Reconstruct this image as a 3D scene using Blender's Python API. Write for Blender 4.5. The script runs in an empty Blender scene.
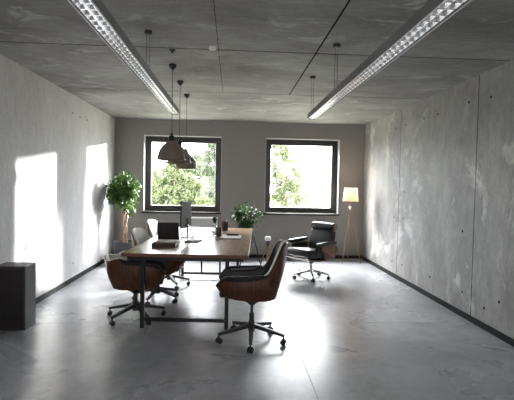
import bpy, bmesh, math, random
from mathutils import Vector, Matrix
from math import sin, cos, pi, radians
random.seed(7)
S = bpy.context.scene
COL = S.collection

# ------------------------------------------------------------------ camera
YAW, PITCH, ROLL = 0.0584, 0.0356, 0.0194
cy, sy, cp, sp, cr, sr = cos(YAW), sin(YAW), cos(PITCH), sin(PITCH), cos(ROLL), sin(ROLL)
ax_u = Vector((cy, -sy, 0)); ax_d1 = Vector((sy, cy, 0)); ax_dn = Vector((0, 0, -1))
ax_v = ax_dn * cp - ax_d1 * sp
ax_d = ax_d1 * cp + ax_dn * sp
# image point = rotation of (u, v) by ROLL
px = ax_u * cr - ax_v * sr
py = ax_u * sr + ax_v * cr
cam = bpy.data.cameras.new('camera'); camo = bpy.data.objects.new('camera', cam); COL.objects.link(camo)
M = Matrix((px, -py, -ax_d)).transposed().to_4x4(); M.translation = Vector((0, 0, 1.5))
camo.matrix_world = M
cam.sensor_width = 36; cam.lens = 36 * 430 / 514; cam.clip_end = 300
S.camera = camo

# ------------------------------------------------------------------ world and lights
W = bpy.data.worlds.new('sky'); S.world = W; W.use_nodes = True
bgn = W.node_tree.nodes['Background']; bgn.inputs[0].default_value = (0.93, 0.97, 1.0, 1); bgn.inputs[1].default_value = 11.5

def sun(name, d, strength, angle, col):
    l = bpy.data.lights.new(name, 'SUN'); l.energy = strength; l.angle = radians(angle); l.color = col
    o = bpy.data.objects.new(name, l); COL.objects.link(o)
    o.rotation_euler = Vector(d).to_track_quat('-Z', 'Y').to_euler(); return o
sun('sun', (-1, -.94, -.14), 7.0, 1.0, (1, .97, .93))
sun('fill_sun', (-1, -.93, -.42), 15.0, 6, (1, .98, .96))  # second sun added to fill the lower wall patches and floor

def area(name, loc, target, sx, sy_, power, col):
    l = bpy.data.lights.new(name, 'AREA'); l.shape = 'RECTANGLE'; l.size = sx; l.size_y = sy_; l.energy = power; l.color = col
    o = bpy.data.objects.new(name, l); COL.objects.link(o); o.location = loc
    o.rotation_euler = (Vector(target) - Vector(loc)).to_track_quat('-Z', 'Y').to_euler(); return o
area('sky_above_windows', (0.3, 11.6, 5.2), (0.2, 5.0, 0.2), 8, 3, 3400, (1, .975, .97))
area('fill_behind_camera', (0.2, -1.2, 1.7), (0.2, 5, 1.0), 3.2, 1.5, 36, (1, .975, .97))  # fill lamp added behind the camera; no window is built there

S.view_settings.view_transform = 'Standard'; S.view_settings.look = 'None'
S.view_settings.gamma = 1; S.view_settings.use_curve_mapping = False
S.view_settings.exposure = 0.95

# ------------------------------------------------------------------ materials
def mat(name, color, rough=.5, metal=0, **kw):
    m = bpy.data.materials.new(name); m.use_nodes = True
    b = m.node_tree.nodes['Principled BSDF']
    b.inputs['Base Color'].default_value = (*color, 1); b.inputs['Roughness'].default_value = rough; b.inputs['Metallic'].default_value = metal
    for k, v in kw.items(): b.inputs[k.replace('_', ' ')].default_value = v
    return m
def nodes(m): return m.node_tree.nodes, m.node_tree.links, m.node_tree.nodes['Principled BSDF']
def noise(m, scale, detail=6, rough=.6, stretch=(1, 1, 1), dist=0):
    N, L, b = nodes(m)
    tc = N.new('ShaderNodeTexCoord'); mp = N.new('ShaderNodeMapping'); mp.inputs['Scale'].default_value = stretch
    n = N.new('ShaderNodeTexNoise'); n.inputs['Scale'].default_value = scale; n.inputs['Detail'].default_value = detail
    n.inputs['Roughness'].default_value = rough; n.inputs['Distortion'].default_value = dist
    L.new(tc.outputs['Object'], mp.inputs['Vector']); L.new(mp.outputs['Vector'], n.inputs['Vector'])
    return n
def ramp(m, src, stops):
    N, L, b = nodes(m); r = N.new('ShaderNodeValToRGB')
    while len(r.color_ramp.elements) < len(stops): r.color_ramp.elements.new(.5)
    for e, (p, c) in zip(r.color_ramp.elements, stops): e.position = p; e.color = (*c, 1) if len(c) == 3 else c
    L.new(src, r.inputs[0]); return r.outputs[0]
def mix(m, fac, a, b_, mode='MIX'):
    N, L, b = nodes(m); x = N.new('ShaderNodeMix'); x.data_type = 'RGBA'; x.blend_type = mode
    if isinstance(fac, (int, float)): x.inputs[0].default_value = fac
    else: L.new(fac, x.inputs[0])
    for i, v in ((6, a), (7, b_)):
        if isinstance(v, tuple): x.inputs[i].default_value = (*v, 1)
        else: L.new(v, x.inputs[i])
    return x.outputs[2]
def bump(m, src, strength, dist=.01):
    N, L, b = nodes(m); bp = N.new('ShaderNodeBump'); bp.inputs['Strength'].default_value = strength; bp.inputs['Distance'].default_value = dist
    L.new(src, bp.inputs['Height']); L.new(bp.outputs[0], b.inputs['Normal'])
g = lambda v, t=0: (v * (1 + t), v, v * (1 - t))

def concrete(name, lo, hi, tint=.02, rough=.75, stretch=(1, 1, 1), streak=None, patch=None, bstr=.25, con=.5):
    m = mat(name, g(hi), rough)
    N, L, b = nodes(m)
    n1 = noise(m, 1.1, 8, .62, stretch, .4)
    c = ramp(m, n1.outputs[0], [(.32, g(lo, tint)), (.68, g(hi, tint))])
    n2 = noise(m, 9, 8, .7, streak or stretch)
    c = mix(m, con, c, ramp(m, n2.outputs[0], [(.33, g(.5)), (.66, g(1.08))]), 'MULTIPLY')
    n3 = noise(m, 38, 4, .6)
    c = mix(m, .35, c, ramp(m, n3.outputs[0], [(.35, g(.7)), (.55, g(1))]), 'MULTIPLY')
    if patch:
        n4 = noise(m, patch[0], 9, .68, patch[1], .7)
        c = mix(m, ramp(m, n4.outputs[0], [(patch[2], (0, 0, 0)), (patch[2] + .07, (.75, .75, .75))]), c, g(patch[3]))
    L.new(c, b.inputs['Base Color'])
    bump(m, n2.outputs[0], bstr, .008)
    return m
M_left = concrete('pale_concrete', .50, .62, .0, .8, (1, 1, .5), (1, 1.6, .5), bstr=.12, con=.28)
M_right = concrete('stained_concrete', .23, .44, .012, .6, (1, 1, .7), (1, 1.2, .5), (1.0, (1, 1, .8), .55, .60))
M_ceil = concrete('board_marked_concrete', .17, .40, .01, .7, (.6, 1, 1), (.5, 2.2, 1), (1.9, (1, 1.6, 1), .57, .44))
M_back = mat('grey_plaster', (.225, .215, .205), .8); bump(M_back, noise(M_back, 120, 3).outputs[0], .1, .003)
M_seam = mat('seam_shadow', (.02, .02, .02), 1, Specular_IOR_Level=0)
M_floor = mat('polished_concrete', g(.3), .3)
N, L, b = nodes(M_floor)
n1 = noise(M_floor, .7, 9, .62, (1, 1, 1), .8)
c = ramp(M_floor, n1.outputs[0], [(.33, (.27, .285, .305)), (.67, (.46, .48, .51))])
n2 = noise(M_floor, 5, 9, .7, (1, 1, 1), 1.0)
c = mix(M_floor, .55, c, ramp(M_floor, n2.outputs[0], [(.35, g(.5)), (.6, g(1.1))]), 'MULTIPLY')
L.new(c, b.inputs['Base Color'])
L.new(ramp(M_floor, n1.outputs[0], [(.3, g(.32)), (.7, g(.25))]), b.inputs['Roughness'])
bump(M_floor, n2.outputs[0], .06, .01)
b.inputs['Specular IOR Level'].default_value = .9

M_base = mat('black_skirting', (.012, .013, .014), .7, Specular_IOR_Level=.2)
M_frame = mat('anthracite_frame', (.028, .027, .028), .35)
M_white = mat('white_paint', (.82, .82, .82), .5)
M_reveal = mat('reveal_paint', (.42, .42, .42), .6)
M_blackmetal = mat('black_steel', (.02, .021, .024), .38, .3)
M_leather = mat('black_leather', (.016, .016, .018), .42); bump(M_leather, noise(M_leather, 90, 4).outputs[0], .15, .002)
M_cream = mat('cream_piping_and_glint', (.78, .76, .72), .5)  # piping colour; on the back pads it stands in for sun glint
M_base_grey = mat('grey_metal', (.055, .057, .06), .45, .5)
M_chrome = mat('brushed_alu', (.62, .62, .63), .25, 1)
M_louver = mat('louver_aluminium', (.85, .86, .88), .22, .9)
M_alu = mat('grey_aluminium', (.22, .22, .22), .5, .2)
M_caster = mat('caster_rubber', (.012, .012, .013), .5)
def wood(name, dark, light, scale=14, stretch=(1, 8, 8), rough=.35):
    m = mat(name, light, rough); N, L, b = nodes(m)
    n = noise(m, scale, 6, .6, stretch, 1.2)
    L.new(ramp(m, n.outputs[0], [(.3, dark), (.7, light)]), b.inputs['Base Color']); return m
M_walnut = wood('walnut_veneer', (.028, .012, .007), (.13, .05, .027), 5, (1, 1, .35) if 0 else (6, 6, .6), .35)
M_walnut2 = wood('lightened_walnut_veneer', (.06, .022, .012), (.22, .085, .045), 5, (6, 6, .6), .4)  # walnut lightened to make up for weak light on the lounge sides
M_top = wood('oak_tabletop', (.38, .24, .145), (.56, .38, .26), 3, (14, .8, 5), .22)
M_edge = wood('reddish_edge', (.11, .04, .022), (.2, .08, .045), 6, (1, 8, 8), .4)
M_lampwood = wood('pale_wood', (.16, .10, .06), (.32, .21, .13), 8, (6, 6, .6), .4)
M_box = mat('dark_cabinet', (.035, .032, .032), .5)
M_boxf = mat('cabinet_front', (.018, .015, .015), .5)
M_pend = mat('bronze_shade', (.20, .165, .13), .6, .1)
M_pend_in = mat('shade_inside', (.5, .42, .32), .5)
M_pot = mat('dark_pot', (.03, .03, .035), .5)
M_soil = mat('soil', (.03, .02, .012), .9)
M_bark = wood('bark', (.17, .11, .07), (.42, .31, .22), 20, (3, 3, 1), .8)
def leafmat(name, lo, hi, trans=.35):
    m = bpy.data.materials.new(name); m.use_nodes = True; N = m.node_tree.nodes; L = m.node_tree.links
    b = N['Principled BSDF']; b.inputs['Roughness'].default_value = .38
    oi = noise(m, 11, 2)
    c = ramp(m, oi.outputs[0], [(.35, lo), (.65, hi)])
    L.new(c, b.inputs['Base Color'])
    t = N.new('ShaderNodeBsdfTranslucent'); L.new(c, t.inputs[0])
    mx = N.new('ShaderNodeMixShader'); mx.inputs[0].default_value = trans
    L.new(b.outputs[0], mx.inputs[1]); L.new(t.outputs[0], mx.inputs[2]); L.new(mx.outputs[0], N['Material Output'].inputs[0]); return m
M_leaf1 = leafmat('ficus_leaf', (.015, .05, .010), (.10, .19, .035), .22)
M_leaf2 = leafmat('olive_leaf', (.012, .03, .010), (.05, .10, .03), .2)
M_tree = [leafmat('tree_leaf_a', (.08, .10, .045), (.17, .20, .09), .4), leafmat('tree_leaf_b', (.055, .075, .045), (.12, .15, .08), .4)]
M_glass = bpy.data.materials.new('pane_glass'); M_glass.use_nodes = True
N = M_glass.node_tree.nodes; L = M_glass.node_tree.links
tr = N.new('ShaderNodeBsdfTransparent'); gl = N.new('ShaderNodeBsdfGlossy'); gl.inputs['Roughness'].default_value = .02
mx = N.new('ShaderNodeMixShader'); mx.inputs[0].default_value = .05
L.new(tr.outputs[0], mx.inputs[1]); L.new(gl.outputs[0], mx.inputs[2]); L.new(mx.outputs[0], N['Material Output'].inputs[0])
def emis(name, col, s):
    m = mat(name, col, .5); b = m.node_tree.nodes['Principled BSDF']
    b.inputs['Emission Color'].default_value = (*col, 1); b.inputs['Emission Strength'].default_value = s; return m
M_tube = emis('fluorescent_tube', (1, .99, .97), .6)
M_shade = mat('linen_shade', (.82, .78, .70), .8)
N = M_shade.node_tree.nodes; L = M_shade.node_tree.links
t = N.new('ShaderNodeBsdfTranslucent'); t.inputs[0].default_value = (.85, .74, .60, 1)
mx = N.new('ShaderNodeMixShader'); mx.inputs[0].default_value = .5
L.new(N['Principled BSDF'].outputs[0], mx.inputs[1]); L.new(t.outputs[0], mx.inputs[2]); L.new(mx.outputs[0], N['Material Output'].inputs[0])
M_bulb = emis('warm_bulb', (1, .80, .58), 10)

# ------------------------------------------------------------------ helpers
def link(name, bm, m, parent=None, smooth=False, loc=None, rot=None):
    me = bpy.data.meshes.new(name); bmesh.ops.recalc_face_normals(bm, faces=bm.faces)
    bm.to_mesh(me); bm.free()
    for mm in (m if isinstance(m, (list, tuple)) else [m]): me.materials.append(mm)
    if smooth:
        for p in me.polygons: p.use_smooth = True
        try: me.set_sharp_from_angle(angle=radians(38))
        except Exception: pass
    o = bpy.data.objects.new(name, me); COL.objects.link(o)
    if parent: o.parent = parent
    if loc: o.location = loc
    if rot: o.rotation_euler = rot
    return o
def tag(o, label=None, cat=None, group=None, kind=None):
    if label: o['label'] = label
    if cat: o['category'] = cat
    if group: o['group'] = group
    if kind: o['kind'] = kind
    return o
def empty(name, loc, rz=0, **kw):
    o = bpy.data.objects.new(name, None); COL.objects.link(o); o.location = loc; o.rotation_euler = (0, 0, rz); o.empty_display_size = .1
    return tag(o, **kw)
def box(bm, x0, x1, y0, y1, z0, z1, bev=0, seg=2, mi=0):
    vs = [bm.verts.new(p) for p in ((x0, y0, z0), (x1, y0, z0), (x1, y1, z0), (x0, y1, z0), (x0, y0, z1), (x1, y0, z1), (x1, y1, z1), (x0, y1, z1))]
    fs = [bm.faces.new([vs[i] for i in f]) for f in ((3, 2, 1, 0), (4, 5, 6, 7), (0, 1, 5, 4), (1, 2, 6, 5), (2, 3, 7, 6), (3, 0, 4, 7))]
    for f in fs: f.material_index = mi
    if bev:
        es = list({e for f in fs for e in f.edges})
        bmesh.ops.bevel(bm, geom=es, offset=bev, segments=seg, affect='EDGES', profile=.5)
    return vs
def B(*a, **k):
    bm = bmesh.new(); box(bm, *a, **k); return bm
def tube(bm, pts, rad, n=10, cap=True, ell=None, up=None):
    pts = [Vector(p) for p in pts]; rs = rad if isinstance(rad, (list, tuple)) else [rad] * len(pts)
    rings = []; prev = None
    for i, p in enumerate(pts):
        d = (pts[min(i + 1, len(pts) - 1)] - pts[max(i - 1, 0)]).normalized()
        if prev is None:
            a = Vector(up) if up else (Vector((0, 0, 1)) if abs(d.z) < .9 else Vector((1, 0, 0)))
        else: a = prev
        s = d.cross(a).normalized(); a = s.cross(d).normalized(); prev = a
        e = ell or (1, 1)
        rings.append([bm.verts.new(p + s * rs[i] * e[0] * cos(2 * pi * k / n) + a * rs[i] * e[1] * sin(2 * pi * k / n)) for k in range(n)])
    for r0, r1 in zip(rings, rings[1:]):
        for k in range(n): bm.faces.new((r0[k], r0[(k + 1) % n], r1[(k + 1) % n], r1[k]))
    if cap:
        bm.faces.new(rings[0][::-1]); bm.faces.new(rings[-1])
    return bm
def T(pts, rad, **k): return tube(bmesh.new(), pts, rad, **k)
def lathe(bm, prof, n=28, c=(0, 0, 0), close=False):
    rings = []
    for r, z in prof:
        if r < 1e-5: rings.append([bm.verts.new((c[0], c[1], c[2] + z))])
        else: rings.append([bm.verts.new((c[0] + r * cos(2 * pi * k / n), c[1] + r * sin(2 * pi * k / n), c[2] + z)) for k in range(n)])
    for a, b_ in zip(rings, rings[1:]):
        for k in range(n):
            k2 = (k + 1) % n
            if len(a) == 1 and len(b_) == 1: continue
            if len(a) == 1: bm.faces.new((a[0], b_[k], b_[k2]))
            elif len(b_) == 1: bm.faces.new((a[k], a[k2], b_[0]))
            else: bm.faces.new((a[k], a[k2], b_[k2], b_[k]))
    return bm
def LT(prof, **k): return lathe(bmesh.new(), prof, **k)
def rbar(bm, p0, p1, w0, h0, w1, h1, bev=.004):
    p0, p1 = Vector(p0), Vector(p1); d = (p1 - p0).normalized(); s = d.cross(Vector((0, 0, 1))).normalized(); u = s.cross(d)
    vs = []
    for p, w, h in ((p0, w0, h0), (p1, w1, h1)):
        for a, b_ in ((-1, -1), (1, -1), (1, 1), (-1, 1)): vs.append(bm.verts.new(p + s * a * w / 2 + u * b_ * h / 2))
    fs = [bm.faces.new([vs[i] for i in f]) for f in ((3, 2, 1, 0), (4, 5, 6, 7), (0, 1, 5, 4), (1, 2, 6, 5), (2, 3, 7, 6), (3, 0, 4, 7))]
    if bev: bmesh.ops.bevel(bm, geom=list({e for f in fs for e in f.edges}), offset=bev, segments=2, affect='EDGES')
    return bm
def cat(P, t):
    n = len(P) - 1; t = max(0, min(n - 1e-6, t)); i = int(t); f = t - i
    p0, p1, p2, p3 = (Vector(P[max(i - 1, 0)]), Vector(P[i]), Vector(P[i + 1]), Vector(P[min(i + 2, n)]))
    return .5 * ((2 * p1) + (p2 - p0) * f + (2 * p0 - 5 * p1 + 4 * p2 - p3) * f * f + (3 * p1 - p0 - 3 * p2 + p3) * f ** 3)

# ------------------------------------------------------------------ room shell
XL, XR, YB, YN, H = -2.354, 2.718, 8.767, -1.8, 2.769
struct = lambda n, bm, m, p=None: tag(link(n, bm, m, p), kind='structure')
# floor, with a thin sawn joint
bm = bmesh.new()
JX, JY = .63, 4.62; j = .0025
for x0, x1 in ((XL - .3, JX - j), (JX + j, XR + .3)):
    for y0, y1 in ((YN - .3, JY - j), (JY + j, YB + .5)): box(bm, x0, x1, y0, y1, -.1, 0)
box(bm, XL - .3, XR + .3, YN - .3, YB + .5, -.14, -.1)
box(bm, XL - .3, XR + .3, YN - .3, YB + .5, -.1, -.004, mi=1)
tag(link('floor', bm, [M_floor, mat('joint_filler', (.16, .16, .16), .7)]), kind='structure')
# ceiling made of cast panels with open seams
bm = bmesh.new(); s = .008
xs = [XL - .3, -1.95 if 0 else -.15, .78, XR + .3]; ys = [YN - .3, .30, 2.22, 4.14, 6.045, YB + .5]
for i, (y0, y1) in enumerate(zip(ys, ys[1:])):
    cols = xs if i != 4 else [xs[0], xs[3]]
    for x0, x1 in zip(cols, cols[1:]):
        a = s if x0 > XL - .2 and x0 > 0 else .0025
        box(bm, x0 + (a if x0 > XL else 0), x1 - (s if 0 < x1 < XR else .0025 if x1 < XR else 0), y0 + .012, y1 - .012, H, H + .12)
box(bm, XL - .3, XR + .3, YN - .3, YB + .5, H + .003, H + .2, mi=1)
ceil = tag(link('ceiling', bm, [M_ceil, M_seam]), kind='structure')
# side walls
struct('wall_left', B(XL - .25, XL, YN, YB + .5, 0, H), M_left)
bm = bmesh.new(); ys = [YN, .27, 2.47, 4.67, 6.869, YB + .5]
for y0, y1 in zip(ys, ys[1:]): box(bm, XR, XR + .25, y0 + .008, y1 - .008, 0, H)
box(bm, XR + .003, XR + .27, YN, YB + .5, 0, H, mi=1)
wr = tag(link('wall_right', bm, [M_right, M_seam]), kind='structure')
wl = bpy.data.objects['wall_left']
struct('wall_rear', B(XL - .25, XR + .25, YN - .2, YN, 0, H), M_back)
# back wall with two window openings
WIN = [(-1.775, -.227), (.674, 2.195)]; WZ0, WZ1 = .90, 2.452
bm = bmesh.new(); YT = YB + .34
for x0, x1 in ((XL - .25, WIN[0][0]), (WIN[0][1], WIN[1][0]), (WIN[1][1], XR + .25)): box(bm, x0, x1, YB, YT, 0, H)
for x0, x1 in WIN:
    box(bm, x0, x1, YB, YT, 0, WZ0); box(bm, x0, x1, YB, YT, WZ1, H)
struct('wall_back', bm, M_back)
# formwork tie holes
def hole(parent, x, y, z, sx):
    bm = bmesh.new(); lathe(bm, [(0, .001), (.010, .001), (.013, .003), (.016, .0)], 14)
    o = link('tie_hole', bm, M_seam, parent); o.location = (x, y, z); o.rotation_euler = (0, sx * pi / 2, 0)
for y, z in ((7.08, 2.475), (6.667, 2.485), (6.03, 2.49), (5.611, 2.486), (4.862, 2.5), (4.436, 2.475), (6.645, 1.43), (6.669, 1.01), (7.05, 1.0), (6.65, .27), (7.08, .256), (4.9, 1.0), (4.862, .287), (5.681, .287), (4.416, .226), (4.165, .361)):
    hole(wr, XR, y, z, -1)
for y, z in ((6.511, 2.5), (6.803, 2.487), (7.123, 2.489), (6.536, .277)): hole(wl, XL, y, z, 1)
# skirting
struct('baseboard_left', B(XL, XL + .012, YN, YB, 0, .07, bev=.002), M_base)
struct('baseboard_right', B(XR - .012, XR, YN, YB, 0, .07, bev=.002), M_base)
struct('baseboard_back', B(XL + .013, XR - .013, YB - .012, YB, 0, .07, bev=.002), M_base)
# windows
for i, (x0, x1) in enumerate(WIN):
    w = tag(empty('window_%d' % (i + 1), ((x0 + x1) / 2, YB + .2, WZ0)), kind='structure')
    hw = (x1 - x0) / 2; hh = WZ1 - WZ0
    def ring(a0, a1, z0, z1, t, ya, yb, bev):
        bm = bmesh.new()
        box(bm, a0, a0 + t, ya, yb, z0, z1, bev=bev); box(bm, a1 - t, a1, ya, yb, z0, z1, bev=bev)
        box(bm, a0 + t, a1 - t, ya, yb, z0, z0 + t, bev=bev); box(bm, a0 + t, a1 - t, ya, yb, z1 - t, z1, bev=bev); return bm
    link('frame', ring(-hw + .003, hw - .003, .022, hh - .003, .065, -.035, .05, .004), M_frame, w)
    link('sash', ring(-hw + .066, hw - .066, .085, hh - .066, .055, -.055, .035, .006), M_frame, w)
    link('pane', B(-hw + .118, hw - .118, -.008, .008, .135, hh - .118), M_glass, w)
    bm = bmesh.new(); t = .004
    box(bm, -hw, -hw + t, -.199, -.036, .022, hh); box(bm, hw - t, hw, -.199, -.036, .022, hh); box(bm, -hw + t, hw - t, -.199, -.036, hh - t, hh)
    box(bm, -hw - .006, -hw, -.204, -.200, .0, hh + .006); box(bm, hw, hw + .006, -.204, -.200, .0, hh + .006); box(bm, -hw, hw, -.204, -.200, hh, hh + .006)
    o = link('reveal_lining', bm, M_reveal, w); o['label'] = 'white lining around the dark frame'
    link('sill', B(-hw - .03, hw + .02, -.235, -.03, -.012, .021, bev=.004), M_base, w)
    bm = bmesh.new(); hx = hw - .094; hz = (.72 if i == 0 else .2)
    box(bm, hx - .012, hx + .012, -.066, -.055, hz - .03, hz + .03, bev=.003); box(bm, hx - .008, hx + .008, -.085, -.067, hz - .01, hz + .08, bev=.004)
    link('handle', bm, M_blackmetal, w)

# ------------------------------------------------------------------ outside
M_grass = mat('dry_grass', (.2, .2, .15), .9)
n = noise(M_grass, 3, 8); N, L, b = nodes(M_grass); L.new(ramp(M_grass, n.outputs[0], [(.3, (.16, .165, .12)), (.7, (.27, .27, .20))]), b.inputs['Base Color'])
struct('ground', B(-60, 60, YT + .02, 90, -.5, -.15), M_grass)
def leaf(bm, p, d, nrm, ln, wd, mi=0):
    s = d.cross(nrm).normalized() * wd / 2; u = nrm.normalized() * ln * .08
    a = bm.verts.new(p); t_ = bm.verts.new(p + d * ln - u); m1 = bm.verts.new(p + d * ln * .45 + s + u); m2 = bm.verts.new(p + d * ln * .45 - s + u)
    c_ = bm.verts.new(p + d * ln * .5)
    for f in ((a, m1, c_), (m1, t_, c_), (t_, m2, c_), (m2, a, c_)):
        bm.faces.new(f).material_index = mi
rv = lambda: Vector((random.gauss(0, 1), random.gauss(0, 1), random.gauss(0, 1))).normalized()
def tree(name, x, y, h, blobs, nleaf, m, size, trunk=.09, label='', cat_='tree', group=None, k=1):
    blobs = [tuple(q * k for q in b_) for b_ in blobs]; h *= k; trunk *= k; size *= k
    t = empty(name, (x, y, -.15), label=label, cat=cat_, group=group)
    bm = bmesh.new()
    tube(bm, [(0, 0, 0), (.05, .02, h * .3), (-.04, 0, h * .6), (.03, 0, h * .85)], [trunk, trunk * .8, trunk * .5, trunk * .2], n=8)
    for (bx, by, bz, r) in blobs:
        tube(bm, [(0, 0, max(.2, bz * .45)), (bx * .5, by * .5, bz * .75), (bx, by, bz)], [trunk * .4, trunk * .25, trunk * .1], n=6)
    link('trunk', bm, M_bark, t, smooth=True)
    bm = bmesh.new(); tot = sum(b_[3] ** 2 for b_ in blobs)
    for (bx, by, bz, r) in blobs:
        subs = [rv() * r * random.uniform(.35, .95) for _ in range(16)]
        for _ in range(int(nleaf * r * r / tot)):
            q = random.choice(subs) + rv() * r * .33 * random.random() ** .5
            p = Vector((bx, by, bz)) + Vector((q.x, q.y, q.z * .9))
            if p.z < .05: continue
            d = rv(); d.z -= .2; d.normalize(); leaf(bm, p, d, rv(), size * random.uniform(.7, 1.3), size * .55)
    link('foliage', bm, m, t); return t
G = 'trees outside the windows'
tree('garden_tree', -.85, 23.5, 4.4, [(0, 0, 3.5, .75), (.4, .3, 2.7, .8), (-.4, -.2, 2.4, .8), (.1, 0, 4.1, .4), (0, 0, 1.5, 1.0)], 9000, M_tree[1], .14, .12, 'taller darker tree at the right of the left window', 'tree')
tree('garden_shrub', -4.9, 21.0, 2.9, [(0, 0, 1.7, 1.0), (1.0, .3, 1.5, .9), (-1.0, 0, 1.6, 1.0), (.2, .5, 2.9, .75), (-.9, .2, 3.1, .65), (.2, 0, .8, .9), (1.1, 0, .5, .7), (-1.1, 0, .6, .8)], 15000, M_tree[0], .13, .06, 'pale leafy shrub filling the left side of the left window', 'shrub')
tree('garden_shrub', -2.3, 17.6, 2.7, [(0, 0, 1.6, .8), (.7, .2, 1.4, .7), (-.6, 0, 1.5, .7), (-.2, .1, 2.3, .5), (.3, 0, .8, .8), (.9, 0, .9, .6), (-.6, 0, .8, .7), (0, .2, .5, .7)], 15000, M_tree[0], .12, .06, 'broad light green shrub in the middle of the left window', 'shrub')
tree('garden_shrub', -.35, 14.6, 1.7, [(0, 0, .9, .55), (.5, .1, .9, .5), (-.45, 0, .8, .5), (.1, 0, 1.35, .4)], 6000, M_tree[0], .09, .05, 'low bright shrub in front of the darker tree in the left window', 'shrub')
tree('garden_tree', 2.55, 21.0, 4.2, [(0, 0, 1.2, .9), (.4, .2, 2.0, .85), (-.2, -.1, 2.9, .7), (.9, .0, 1.1, .7), (-.1, .1, 3.5, .5), (-.5, 0, 2.0, .7), (-.6, 0, 3.7, .45)], 8000, M_tree[0], .12, .09, 'pale tree seen in the left half of the right window', 'tree')
for hx, hy, hk, lb in ((-7.9, 31, 1.3, 'hazy hedge mass far behind at the left of the left window'), (-3.0, 35.5, 1.3, 'hazy hedge mass far behind the middle of the left window'), (.1, 28, .95, 'hazy hedge mass far behind the darker tree')):
    tree('hedge', hx, hy, 2.6, [(0, 0, 1.6, 1.6), (1.2, .3, 1.4, 1.3), (-1.2, 0, 1.5, 1.3), (0, .4, 2.6, 1.0), (-1.0, 0, 2.4, .8)], 11000, M_tree[1], .17, .06, lb, 'hedge', k=hk)
tree('garden_shrub', -9.4, 25, 3, [(0, 0, 1.6, 1.1), (1.0, .3, 1.4, 1.0), (-1.0, 0, 1.5, 1.0)], 3500, M_tree[1], .15, .06, 'dim shrub farthest to the left outside', 'shrub')

# ------------------------------------------------------------------ linear ceiling lights
def linear_light(xc, rods, label, ya=.9, yb=5.40, zb=2.345, rx=0):
    hw = .055; h = .062
    t = empty('linear_light', (xc, (ya + yb) / 2, zb), label=label, cat='ceiling light', group='suspended linear lights'); l2 = (yb - ya) / 2
    bm = bmesh.new()
    box(bm, -hw, hw, -l2, l2, h - .004, h)
    for sg in (-1, 1):
        box(bm, min(sg * hw, sg * (hw - .003)), max(sg * hw, sg * (hw - .003)), -l2, l2, 0, h - .004)
        box(bm, min(sg * hw, sg * (hw - .008)), max(sg * hw, sg * (hw - .008)), -l2, l2, 0, .003)
    for sg in (-1, 1): box(bm, -hw, hw, sg * l2 - .002, sg * l2 + .002, 0, h)
    link('housing', bm, M_alu, t)
    bm = bmesh.new()
    for sg in (-1, 1): box(bm, sg * (hw - .0005) - .003, sg * (hw - .0005) + .003, -l2, l2, -.004, -.0005)
    link('edge_trim', bm, M_white, t)
    bm = bmesh.new()
    for x in (-.047, 0, .047): # V-shaped long reflectors
        w = .005
        a = [bm.verts.new((x + dx, yy, z)) for yy in (-l2 + .01, l2 - .01) for dx, z in ((-w, .004), (w, .004), (w * .25, .034), (-w * .25, .034))]
        for f in ((0, 1, 2, 3), (7, 6, 5, 4), (0, 4, 5, 1), (1, 5, 6, 2), (2, 6, 7, 3), (3, 7, 4, 0)): bm.faces.new([a[i] for i in f])
    n = int(2 * l2 / .072)
    for k in range(1, n):
        y = -l2 + k * 2 * l2 / n
        for x0, x1 in ((-.042, -.005), (.005, .042)):
            a = [bm.verts.new((x, y + dy, z)) for x in (x0, x1) for dy, z in ((-.007, .004), (.007, .004), (.0015, .03), (-.0015, .03))]
            for f in ((0, 1, 2, 3), (7, 6, 5, 4), (0, 4, 5, 1), (1, 5, 6, 2), (2, 6, 7, 3), (3, 7, 4, 0)): bm.faces.new([a[i] for i in f])
    link('louver', bm, M_louver, t)
    for x in (-.024, .024):
        link('lamp_tube', T([(x, -l2 + .03, .046), (x, l2 - .03, .046)], .008), M_tube, t, smooth=True)
    for y in rods:
        bm = bmesh.new(); yy = y - (ya + yb) / 2
        for dx in (-.012, .012): tube(bm, [(rx + dx, yy, h), (rx + dx, yy, H - zb - .02)], .0018, n=6)
        c_ = link('suspension_wire', bm, M_blackmetal, t)
        link('ceiling_canopy', LT([(0, -.028), (.022, -.028), (.032, -.02), (.032, 0), (0, 0)], c=(rx, yy, H - zb)), M_blackmetal, c_, smooth=True)
    return t
linear_light(-.724, (1.6, 3.7), 'long louvred strip light hanging left of the pendant lamps')
linear_light(.95, (2.0, 3.86, 5.0), 'long louvred strip light hanging near the right wall', .9, 5.2, 2.305, -.035)

# pendants
def pendant(x, y, label, zb=1.745):
    t = empty('pendant_lamp', (x, y, zb), label=label, cat='pendant lamp', group='dome pendants above the table')
    prof = [(.150, 0), (.153, .003), (.153, .022), (.149, .024), (.147, .05), (.132, .105), (.105, .15), (.068, .185), (.034, .205), (.030, .21)]
    inner = [(r - .006, z - .003) for r, z in prof[::-1]]
    inner[-1] = (.144, .002)
    o = link('shade', LT(prof + inner), M_pend, t, smooth=True)
    link('socket', LT([(0, .20), (.032, .20), (.034, .25), (.026, .262), (.016, .268), (.013, .292), (0, .295)]), M_blackmetal, t, smooth=True)
    b = link('bulb', LT([(0, .075), (.02, .08), (.032, .1), (.032, .12), (.02, .15), (.014, .2)], n=16), mat('frosted_bulb', (.8, .78, .72), .3), t, smooth=True)
    link('cord', T([(0, 0, .29), (0, 0, H - zb - .03)], .0035, n=6), M_blackmetal, t)
    link('ceiling_cup', LT([(0, -.06), (.008, -.058), (.02, -.045), (.036, -.03), (.04, -.012), (.04, 0), (0, 0)], c=(0, 0, H - zb)), M_blackmetal, t, smooth=True)
pendant(-.658, 4.70, 'dome pendant nearest the camera, hanging over the tabletop books')
pendant(-.665, 5.44, 'middle dome pendant, mostly hidden behind the nearest one')
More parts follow.
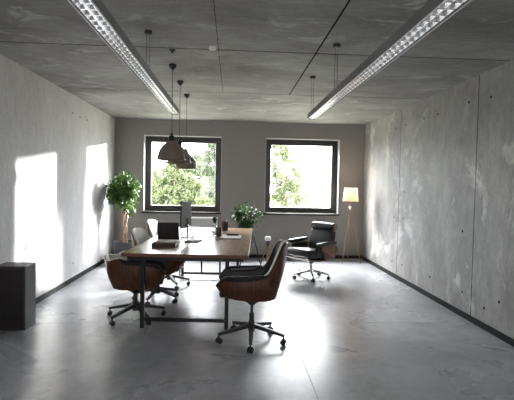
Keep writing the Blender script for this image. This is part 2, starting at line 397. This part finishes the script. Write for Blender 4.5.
pendant(-.668, 6.25, 'dome pendant farthest from the camera, lowest in view against the window', 1.71)
tag(link('ceiling_hook', LT([(0, -.03), (.012, -.03), (.014, -.012), (.03, -.008), (.03, 0), (0, 0)], c=(-.59, 4.19, H)), M_blackmetal, smooth=True), 'small black ceiling fixing on the seam before the nearest pendant cup', 'ceiling hook')
tag(link('smoke_detector', LT([(0, -.03), (.02, -.03), (.034, -.022), (.038, -.006), (.038, 0), (0, 0)], c=(-.204, 4.06, H)), M_white, smooth=True), 'small round white detector on the concrete ceiling', 'smoke detector')

# ------------------------------------------------------------------ table
TZ = .78; A = -.062
tb = empty('conference_table', (-.468, 4.378, 0), A, label='long wooden desk table on black steel frames', cat='table')
# local frame: x across (-.645..+.645), y along (0..2.75)
Lg, hwid = 2.72, .648
for nm, x0, x1 in (('tabletop', -hwid, -.078), ('tabletop', -.074, hwid)):
    bm = B(x0, x1, 0, Lg, TZ - .035, TZ, bev=.002)
    for f in bm.faces:
        c_ = f.calc_center_median()
        if abs(f.normal.z) < .7: f.material_index = 1
    link(nm, bm, [M_top, M_edge], tb)
bm = bmesh.new()
box(bm, -hwid + .05, hwid - .05, .04, .07, TZ - .075, TZ - .036); box(bm, -hwid + .05, hwid - .05, Lg - .08, Lg - .05, TZ - .075, TZ - .036)
for x in (-.45, .43): box(bm, x - .02, x + .02, .08, Lg - .08, TZ - .075, TZ - .036)
link('frame_rail', bm, M_blackmetal, tb)
for y in (.055, Lg - .32):
    for x in (-.44, .43):
        bm = B(x - .02, x + .02, y - .02, y + .02, .0, TZ - .076, bev=.003); link('leg', bm, M_blackmetal, tb)
    link('foot_bar', B(-.417, .407, y - .018, y + .018, .07, .105, bev=.003), M_blackmetal, tb)
for x in (-.14, .15): link('frame_post', B(x - .013, x + .013, Lg - .333, Lg - .307, .106, TZ - .037, bev=.002), M_blackmetal, tb)
link('frame_post', B(-.492, -.472, Lg - .333, Lg - .307, .0, TZ - .076, bev=.002), M_blackmetal, tb)

# ------------------------------------------------------------------ office chairs
def caster(bm_, x, y, ang, r=.026):
    c_ = Vector((x, y, r)); a = Vector((cos(ang), sin(ang), 0))
    for o_ in (-.014, .014):
        p = c_ + a * o_
        tube(bm_, [p - a * .009, p + a * .009], r, n=14)
    tube(bm_, [(x, y, r + .012), (x, y, .078)], .006, n=8)
    tube(bm_, [c_ + Vector((0, 0, .022)) - a * .02, c_ + Vector((0, 0, .022)) + a * .02], .010, n=8)
def star_base(t, phase, R, metal, zc=.15, ztip=.085, colh=.34, hub=.03):
    link('gas_column', LT([(0, .09), (hub, .09), (hub + .004, .13), (hub, .19), (.024, .195), (.024, .27), (.014, .272), (.014, colh), (0, colh)], n=18), metal, t, smooth=True)
    for k in range(5):
        a = radians(phase + 72 * k); d = Vector((cos(a), sin(a), 0))
        bm = bmesh.new(); rbar(bm, d * .02 + Vector((0, 0, zc)), d * R + Vector((0, 0, ztip)), .05, .040, .030, .024)
        lg = link('base_leg', bm, metal, t)
        bm = bmesh.new(); caster(bm, d.x * (R - .012), d.y * (R - .012), a + pi / 2 + .4 * (k % 3 - 1)); link('caster', bm, M_caster, lg, smooth=True)
def shell_ctrl(hb, lift=0):
    bot = [(.29, .16, .41), (.22, .19, .375), (.08, .215, .36), (-.08, .215, .355), (-.16, .20, .36), (-.215, .15, .37), (-.235, 0, .375)]
    top = [(.335, .225, .53), (.27, .265, .60), (.17, .29, .645), (-.06, .295, .66), (-.16, .29, min(.70, hb)), (-.27, .235, hb - .035), (-.335, 0, hb)]
    bot = [(a, b_ * .86, c_ + lift) for a, b_, c_ in bot]; top = [(a, b_ * .86, c_ + lift * .5 * (i < 2)) for i, (a, b_, c_) in enumerate(top)]
    return bot, top
def office_chair(x, y, face, phase, hb, label, lift=0, R=.30, dark=False):
    rz = radians(face)
    t = empty('office_chair', (x, y, 0), rz, label=label, cat='chair', group='wooden shell office chairs around the table')
    bot, top = shell_ctrl(hb, lift); NS, NV = 24, 8
    def P(u, v, off=0):   # u -1..1 (0 = middle of the back)
        s_ = (1 - abs(u)) * 6; b_ = cat(bot, s_); tp = cat(top, s_); sg = 1 if u >= 0 else -1
        if abs(u) < 1e-9: b_.y = 0; tp.y = 0
        p = b_.lerp(tp, v); belly = sin(v * pi) * .02
        n_ = Vector((p.x * .9 - .05, p.y * 1.3, 0))
        if n_.length > 1e-6: n_.normalize()
        w_ = min(1, abs(s_) / 2)
        p = p + n_ * (belly * w_ - off); p.y *= 1
        return Vector((p.x, sg * p.y, p.z))
    def strip(u0, u1, v0, v1, nu, nv, off):
        return [[P(u0 + (u1 - u0) * i / nu, v0 + (v1 - v0) * k / nv, off) for k in range(nv + 1)] for i in range(nu + 1)]
    def solid(A_, B_):
        bm = bmesh.new(); a = [[bm.verts.new(p) for p in r] for r in A_]; b_ = [[bm.verts.new(p) for p in r] for r in B_]
        nu, nv = len(a) - 1, len(a[0]) - 1
        for i in range(nu):
            for k in range(nv):
                bm.faces.new((a[i][k], a[i + 1][k], a[i + 1][k + 1], a[i][k + 1])); bm.faces.new((b_[i][k + 1], b_[i + 1][k + 1], b_[i + 1][k], b_[i][k]))
        for i in range(nu):
            for k in (0, nv): bm.faces.new((a[i][k], a[i + 1][k], b_[i + 1][k], b_[i][k]))
        for k in range(nv):
            for i in (0, nu): bm.faces.new((a[i][k], a[i][k + 1], b_[i][k + 1], b_[i][k]))
        return bm
    bm = solid(strip(-1, 1, 0, 1, 48, 10, 0), strip(-1, 1, 0, 1, 48, 10, .012))
    # underside of the tub
    rim = [P(-1 + 2 * i / 48, 0, .004) for i in range(49)]
    vs = [bm.verts.new(p) for p in rim]; md = [bm.verts.new((p.x * .55, p.y * .55, .335 + lift)) for p in rim]
    for i in range(48): bm.faces.new((vs[i], vs[i + 1], md[i + 1], md[i]))
    bm.faces.new(md); bm.faces.new((vs[0], md[0], md[-1], vs[-1]))
    link('shell', bm, M_walnut, t, smooth=True)
    # padded lining of the back; cream imitates sun glint on black leather
    pu = .40
    bm = solid(strip(-pu, pu, .18, 1.03, 20, 9, .013), strip(-pu, pu, .18, 1.01, 20, 9, .05))
    bmesh.ops.bevel(bm, geom=[e for e in bm.edges if len(e.link_faces) == 2 and e.calc_face_angle(0) > 1.0], offset=.008, segments=2, affect='EDGES')
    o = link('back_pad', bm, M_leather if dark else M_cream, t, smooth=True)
    link('piping', T([P(-pu - .02 + (2 * pu + .04) * i / 24, 1.02, .03) for i in range(25)], .011, n=8), M_cream, t, smooth=True)['label'] = 'cream piping along the top of the back'
    # side padding (thin, black, inside of the arms)
    for sg in (-1, 1):
        bm = solid(strip(sg * .41, sg * .985, .25, .98, 14, 6, .013), strip(sg * .41, sg * .985, .25, .98, 14, 6, .03))
        link('side_pad', bm, M_leather, t, smooth=True)
        bm = bmesh.new(); pts = []; rr = []
        for i in range(19):
            u = .985 - (.985 - .36) * i / 18; p = P(sg * u, 1.0, .008); p.z += .0
            pts.append(p); f = max(0, sin(pi * min(1, max(0, (i - 3) / 14)))); rr.append(.016 + .020 * f)
        tube(bm, pts, rr, n=10, ell=(1.15, .8)); link('armrest', bm, M_leather, t, smooth=True)
    bm = B(-.19, .31, -.165, .165, .415 + lift * .7, .515 + lift * .5, bev=.042, seg=4)
    for v in bm.verts:
        k = max(0, (v.co.x - .1) / .21); v.co.z -= .03 * k * k; v.co.y *= 1 + .10 * (1 - abs(v.co.x) / .31)
    link('seat_cushion', bm, M_leather, t, smooth=True)
    link('tilt_mechanism', LT([(0, .275 + lift), (.03, .28 + lift), (.05, .30 + lift), (.11, .33 + lift), (.12, .338 + lift), (0, .34 + lift)], n=20), M_blackmetal, t, smooth=True)
    star_base(t, phase - face, R, M_base_grey, colh=.34 + lift)
    return t
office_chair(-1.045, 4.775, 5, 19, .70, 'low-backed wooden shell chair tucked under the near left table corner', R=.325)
office_chair(-.93, 5.52, -8, 40, .90, 'wooden shell chair with cream-painted sun glint on its back behind the left table edge')
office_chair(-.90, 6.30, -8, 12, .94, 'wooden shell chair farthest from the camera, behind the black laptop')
office_chair(.21, 4.09, 178, 50, .955, 'high-backed walnut chair at the near right table corner', lift=.07, R=.33, dark=True)

# ------------------------------------------------------------------ lounge chair by the window
def lounge(x, y, face, phase):
    t = empty('lounge_chair', (x, y, 0), radians(face), label='black leather swivel lounge chair with headrest standing below the right window', cat='armchair')
    def pad(name, cx, cz, lx, lz, wy, tilt, m, bev, par=t, dy=0, crown=0):
        bm = B(-lx / 2, lx / 2, -wy / 2, wy / 2, -lz / 2, lz / 2, bev=bev, seg=4)
        for v in bm.verts:
            v.co.z += crown * (1 - (2 * v.co.y / wy) ** 2) * (1 if v.co.z > 0 else 0)
        o = link(name, bm, m, par, smooth=True); o.location = (cx, dy, cz); o.rotation_euler = (0, radians(tilt), 0); return o
    def shellplate(name, prof, wy, th, m, curve=.03):
        bm = bmesh.new(); n_ = 10; rows = []
        for (px_, pz_) in prof:
            rows.append([(px_ , -wy / 2 + wy * k / n_, pz_, (2 * k / n_ - 1) ** 2) for k in range(n_ + 1)])
        A_ = [[bm.verts.new((p[0] + curve * p[3], p[1], p[2] + curve * .6 * p[3])) for p in r] for r in rows]
        B_ = []
        for i, r in enumerate(rows):
            a, b_ = prof[max(i - 1, 0)], prof[min(i + 1, len(prof) - 1)]; d = Vector((b_[0] - a[0], 0, b_[1] - a[1])).normalized(); nn = Vector((d.z, 0, -d.x)) * th
            B_.append([bm.verts.new(v.co + nn) for v in A_[i]])
        for i in range(len(rows) - 1):
            for k in range(n_):
                bm.faces.new((A_[i][k], A_[i][k + 1], A_[i + 1][k + 1], A_[i + 1][k])); bm.faces.new((B_[i + 1][k], B_[i + 1][k + 1], B_[i][k + 1], B_[i][k]))
        for i in range(len(rows) - 1):
            for k in (0, n_): bm.faces.new((A_[i][k], A_[i + 1][k], B_[i + 1][k], B_[i][k]))
        for k in range(n_):
            for i in (0, len(rows) - 1): bm.faces.new((A_[i][k], A_[i][k + 1], B_[i][k + 1], B_[i][k]))
        return link(name, bm, m, t, smooth=True)
    shellplate('seat_shell', [(.34, .375), (.26, .335), (.1, .31), (-.08, .30), (-.2, .325), (-.27, .40)], .52, -.014, M_walnut, .04)
    shellplate('back_shell', [(-.25, .39), (-.30, .50), (-.335, .62), (-.36, .735)], .46, -.014, M_walnut, .04)
    pad('seat_cushion', .05, .415, .60, .13, .50, -5, M_leather, .05, crown=.02)
    bm = bmesh.new()
    pts = [(.335, -.22, .405), (.352, -.1, .402), (.356, 0, .401), (.352, .1, .402), (.335, .22, .405)]
    tube(bm, pts, .008, n=8); link('piping', bm, M_cream, t, smooth=True)['label'] = 'pale piping along the seat front'
    pad('back_cushion', -.235, .60, .12, .36, .45, -13, M_leather, .045, crown=0)
    bm = T([(0, -.235, 0), (0, -.225, 0), (0, 0, 0), (0, .225, 0), (0, .235, 0)], [.045, .072, .076, .072, .045], n=20, ell=(1, .85))
    h_ = link('headrest', bm, M_leather, t, smooth=True); h_.location = (-.30, 0, .835)
    for sg in (-1, 1):
        link('headrest_cap', T([(0, sg * .236, 0), (0, sg * .246, 0)], [.05, .044], n=18), M_lampwood, h_, smooth=True)['label'] = 'pale round end cap'
    bm = bmesh.new(); rbar(bm, (-.365, 0, .70), (-.385, 0, .88), .10, .012, .10, .012); link('headrest_bracket', bm, M_blackmetal, t)
    for sg in (-1, 1):
        a = pad('armrest', .0, .595, .44, .06, .085, 3, M_leather, .025, dy=sg * .31)
        bm = bmesh.new()
        prof = [(-.24, .35), (-.27, .50), (-.20, .572), (.12, .565), (.13, .50), (.02, .44), (.0, .33)]
        for dy in (.28, .315):
            pass
        va = [bm.verts.new((p[0], sg * .27, p[1])) for p in prof]; vb = [bm.verts.new((p[0], sg * (.33 if p[1] > .45 else .285), p[1])) for p in prof]
        bm.faces.new(va); bm.faces.new(vb[::-1])
        for i in range(len(prof)):
            j_ = (i + 1) % len(prof); bm.faces.new((va[i], va[j_], vb[j_], vb[i]))
        link('side_panel', bm, M_walnut2, t)
        pad('side_cushion', .0, .50, .36, .14, .03, 0, M_leather, .012, dy=sg * .255)
    link('tilt_mechanism', LT([(0, .24), (.03, .245), (.05, .27), (.12, .297), (0, .298)], n=20), M_blackmetal, t, smooth=True)
    star_base(t, phase - face, .30, M_chrome, zc=.13, ztip=.08, colh=.29, hub=.024)
lounge(1.30, 6.87, 218, 51)

# ------------------------------------------------------------------ floor lamp
t = empty('floor_lamp', (2.30, 8.22, 0), label='tripod floor lamp with lit cream shade in the right back corner', cat='floor lamp')
prof = [(.150, 1.215), (.122, 1.475)]
link('lamp_shade', LT([(.150, 1.215), (.122, 1.475), (.119, 1.475), (.147, 1.215), (.150, 1.215)], n=36), M_shade, t, smooth=True)
link('bulb', LT([(0, 1.28), (.02, 1.285), (.032, 1.31), (.03, 1.34), (.015, 1.37), (0, 1.375)], n=16), M_bulb, t, smooth=True)
link('stem', T([(0, 0, 1.06), (0, 0, 1.28)], .011), M_lampwood, t, smooth=True)
link('tripod_hub', LT([(0, 1.04), (.028, 1.045), (.03, 1.09), (.012, 1.11), (0, 1.11)], n=16), M_chrome, t, smooth=True)
for dx, dy in ((-.16, -.10), (.23, -.02), (.05, .28)):
    link('leg', T([(dx * .06, dy * .06, 1.08), (dx, dy, 0.0)], [.009, .006], n=10), M_lampwood, t, smooth=True)
bm = bmesh.new()
for k in range(3): a = 2 * pi * k / 3; tube(bm, [(0, 0, 1.27), (.13 * cos(a), .13 * sin(a), 1.27)], .002, n=6)
link('shade_spider', bm, M_blackmetal, t)
pl = bpy.data.lights.new('lamp_glow', 'POINT'); pl.energy = 5; pl.color = (1, .80, .58); pl.shadow_soft_size = .03
po = bpy.data.objects.new('lamp_glow', pl); COL.objects.link(po); po.parent = t; po.location = (0, 0, 1.41)

# ------------------------------------------------------------------ black cabinet at left
t = empty('black_cabinet', (-2.19, 4.475, 0), label='low dark box cabinet standing against the left wall', cat='cabinet')
link('body', B(-.145, .157, -.118, .118, 0, .645, bev=.006), M_box, t)
link('front_panel', B(-.128, .135, -.1225, -.1185, .025, .615, bev=.002), M_boxf, t)
bpy.data.objects['body'].location.z = 0

# ------------------------------------------------------------------ radiator
t = empty('wall_radiator', (-.60, YB - .055, 0), label='pale panel radiator under the left window', cat='radiator')
bm = B(-.32, .32, -.035, .035, .18, .80, bev=.01); link('panel', bm, mat('radiator_paint', (.40, .39, .38), .5), t)
link('top_grille', B(-.325, .325, -.045, .045, .801, .825, bev=.004), M_white, t)
link('bracket', B(-.2, .2, .035, .0549, .3, .4), M_white, t)
link('pipe', T([(.28, 0, 0), (.28, 0, .18)], .01), M_white, t)

# ------------------------------------------------------------------ plants
def foliage(center, rx, ry, rz, n_, ln, wd, m, parent, clusters=26, droop=.3, clip=None):
    bm = bmesh.new(); cl = []
    for _ in range(clusters):
        d = rv() * random.uniform(.3, .88); cl.append(Vector((d.x * rx, d.y * ry, d.z * rz)))
    for _ in range(n_):
        c_ = random.choice(cl) + rv() * min(rx, rz) * .30 * random.random() ** .4
        p = Vector(center) + c_
        d = (c_.normalized() * .6 + rv() * .8); d.z -= droop; d.normalize()
        if clip and not clip(parent.location + p + d * ln): continue
        leaf(bm, p, d, (Vector((0, 0, 1)) + rv() * .7).normalized(), ln * random.uniform(.7, 1.25), wd)
    return bm, cl
t = empty('potted_ficus', (-1.98, 8.10, 0), label='tall bushy ficus with braided trunk in the left back corner', cat='potted plant')
link('pot', LT([(0, 0), (.15, 0), (.165, .02), (.20, .36), (.205, .40), (.19, .40), (.18, .35), (0, .35)]), M_pot, t, smooth=True)
link('soil', LT([(0, .362), (.12, .364), (.182, .352), (0, .3515)]), M_soil, t)
for k in range(3):
    pts = [(.035 * cos(2 * pi * k / 3 + z * 9) + .0, .035 * sin(2 * pi * k / 3 + z * 9), .35 + z) for z in [i * .04 for i in range(16)]]
    link('trunk', T(pts, .019, n=8), M_bark, t, smooth=True)
clip = lambda p: p.x > XL + .02 and p.y < YB - .02
bm, cl = foliage((-.03, 0, 1.34), .35, .33, .44, 2600, .085, .04, M_leaf1, t, 44, .35, clip)
link('foliage', bm, M_leaf1, t)
bm = bmesh.new()
for c_ in cl[:18]: tube(bm, [(0, 0, .93), Vector((-.01, 0, 1.33)) + c_ * .4 - Vector((0, 0, .08)), Vector((-.01, 0, 1.33)) + c_ * .9], [.012, .007, .003], n=6)
link('branch', bm, M_bark, t, smooth=True)

t = empty('potted_olive', (.31, 8.05, 0), label='small dark leafy plant on a black tripod stand between the windows', cat='potted plant')
link('pot', LT([(0, .44), (.09, .44), (.10, .46), (.125, .63), (.13, .65), (.115, .65), (.11, .62), (0, .62)], n=24), M_pot, t, smooth=True)
for k in range(3):
    a = radians(-5 + 120 * k); link('stand_leg', T([(.06 * cos(a), .06 * sin(a), .45), (.10 * cos(a), .10 * sin(a), .44), (.24 * cos(a), .24 * sin(a), 0)] if 0 else [(.09 * cos(a), .09 * sin(a), .60), (.25 * cos(a), .25 * sin(a), 0)], .010, n=8), M_blackmetal, t, smooth=True)
link('stand_ring', LT([(.10, .42), (.135, .42), (.135, .438), (.10, .438), (.10, .42)], n=24), M_blackmetal, t)
bm, cl = foliage((-.07, 0, .90), .30, .28, .27, 1100, .09, .028, M_leaf2, t, 34, .0)
link('foliage', bm, M_leaf2, t)
bm = bmesh.new()
for c_ in cl[:16]: tube(bm, [(0, 0, .61), Vector((-.02, 0, .85)) + c_ * .4, Vector((-.03, 0, .92)) + c_ * .95], [.006, .004, .002], n=6)
link('branch', bm, M_bark, t, smooth=True)

# small tripod stand behind the near right chair
t = empty('tripod_stand', (.60, 7.0, 0), label='small pale wooden tripod with white top behind the near right chair', cat='stand')
link('white_top', LT([(0, .585), (.045, .587), (.052, .60), (.050, .64), (.035, .655), (0, .66)], n=20), M_white, t, smooth=True)
link('neck', LT([(0, .50), (.03, .50), (.032, .582), (0, .583)], n=16), mat('dark_brown', (.06, .035, .025), .5), t, smooth=True)
for dx, dy in ((-.17, -.05), (.14, -.12), (.04, .18), (-.03, -.16)):
    link('leg', T([(dx * .12, dy * .12, .52), (dx, dy, 0)], [.010, .008], n=8), M_lampwood, t, smooth=True)

# ------------------------------------------------------------------ things on the table
Z0 = TZ + .0005
t = empty('laptop', (-.785, 5.43, Z0), radians(-3), label='open black laptop with its lid towards the camera', cat='laptop')
link('keyboard_base', B(-.135, .135, .0, .20, 0, .014, bev=.004), M_blackmetal, t)
bm = B(-.135, .135, -.004, .003, 0, .22, bev=.002)
for v in bm.verts: v.co.x *= 1 + .0 * v.co.z
o = link('screen_lid', bm, mat('laptop_lid', (.012, .012, .014), .45), t); o.location = (0, -.004, .012); o.rotation_euler = (radians(9), 0, 0)

tag(link('dark_book', B(-.135, .135, -.15, .13, 0, .042, bev=.003), mat('book_cover', (.05, .03, .028), .5), None, loc=(-.745, 4.98, Z0), rot=(0, 0, radians(-4))), 'thick dark book at the bottom of the stack before the laptop', 'book')
t = empty('pale_notebook', (-.735, 4.98, Z0 + .0425), radians(-6), label='pale notebook lying on the thick dark book', cat='notebook')
link('cover', B(-.13, .125, -.115, .11, .0, .010, bev=.001), mat('tan_cover', (.35, .26, .2), .6), t)
link('pages', B(-.125, .12, -.11, .105, .0105, .014), mat('paper', (.8, .78, .74), .7), t)

t = empty('small_notebook', (-.465, 5.36, Z0), radians(-14), label='small dark-edged notebook right of the table seam', cat='notebook')
link('cover', B(-.085, .085, -.11, .11, 0, .012, bev=.002), M_boxf, t)
link('pages', B(-.078, .078, -.09, .103, .0125, .017, bev=.001), mat('page_grey', (.5, .48, .46), .7), t)

t = empty('monitor', (-.60, 5.80, Z0), radians(81), label='grey monitor on a white foot seen edge-on beside the laptop', cat='monitor')
M_mon = mat('monitor_grey', (.06, .06, .063), .75, Specular_IOR_Level=.25)
link('housing', B(-.25, .25, -.0, .022, .13, .475, bev=.006), M_mon, t)
link('screen', B(-.242, .242, .0223, .0235, .138, .467), mat('screen_off', (.01, .01, .012), .15), t)
link('neck', B(-.02, .02, -.02, -.001, .01, .25, bev=.004), M_mon, t)
link('foot', B(-.11, .11, -.11, .09, .0, .01, bev=.004), M_white, t)
bm = bmesh.new()
for s_ in (-1, 1): tube(bm, [(0, -.015, .17), (s_ * .04, -.095 if 1 else 0, .012)], .006, n=8); tube(bm, [(0, -.0151, .17), (s_ * .04, .085, .012)], .006, n=8)
link('foot_strut', bm, M_chrome, t, smooth=True)

M_clear = mat('clear_glass', (.9, .93, .95), .05); M_clear.node_tree.nodes['Principled BSDF'].inputs['Transmission Weight'].default_value = .9
t = empty('glass_carafe', (-.235, 6.02, Z0), label='glass carafe with black stopper standing left of the pen cup', cat='carafe')
link('flask', LT([(0, 0), (.045, .0), (.055, .02), (.052, .07), (.03, .13), (.02, .16), (.024, .19), (.02, .19), (.016, .16), (.026, .13), (.048, .07), (.05, .02), (0, .006)], n=24), M_clear, t, smooth=True)
link('stopper', LT([(0, .17), (.015, .17), (.026, .195), (.034, .215), (.03, .245), (.018, .26), (0, .262)], n=18), M_blackmetal, t, smooth=True)
tag(link('dark_mug', LT([(0, 0), (.036, 0), (.042, .01), (.044, .12), (.040, .12), (.037, .012), (0, .01)], n=20), mat('mug_dark', (.05, .055, .065), .3), smooth=True, loc=(-.175, 5.93, Z0)), 'dark tumbler in front of the glass carafe', 'tumbler')

cupz = Z0; cx, cyy = -.105, 6.62
tag(link('pen_cup', LT([(0, 0), (.056, 0), (.056, .14), (.052, .14), (.052, .008), (0, .008)], n=20), mat('cup_dark', (.045, .022, .022), .5), smooth=True, loc=(cx, cyy, cupz)), 'dark brown cup full of pens near the far table edge', 'pen cup')
pc = [((.3, .05, .05), 'dull red pen leaning left in the dark cup'), ((.03, .03, .04), 'black pen standing upright in the dark cup'), ((.5, .5, .52), 'pale grey pen leaning right in the dark cup')]
for (col, lb), (dx, dy, h_) in zip(pc, ((-.045, 0, .19), (.0, .01, .175), (.035, .0, .185))):
    tag(link('pen', T([(dx * .35, dy * .35, .010), (dx * .9, dy, h_ * .95), (dx * .95, dy, h_)], [.004, .0045, .002], n=8), mat('pen_paint', col, .4), smooth=True, loc=(cx, cyy, cupz)), lb, 'pen', 'pens in the cup')
t = empty('white_folder', (-.005, 5.78, Z0), radians(-3), label='white folder with dark cover lying near the right table edge', cat='folder')
link('cover', B(-.14, .14, -.17, .20, 0, .008, bev=.002), M_boxf, t)
link('sheets', B(-.135, .135, -.152, .195, .0083, .013), mat('paper_white', (.78, .74, .70), .6), t)
tag(link('glasses_case', B(-.085, .085, -.022, .022, 0, .024, bev=.009, seg=3), M_leather, smooth=True, loc=(.02, 5.92, Z0 + .0135), rot=(0, 0, radians(-5))), 'slim black case lying on the white folder', 'glasses case')
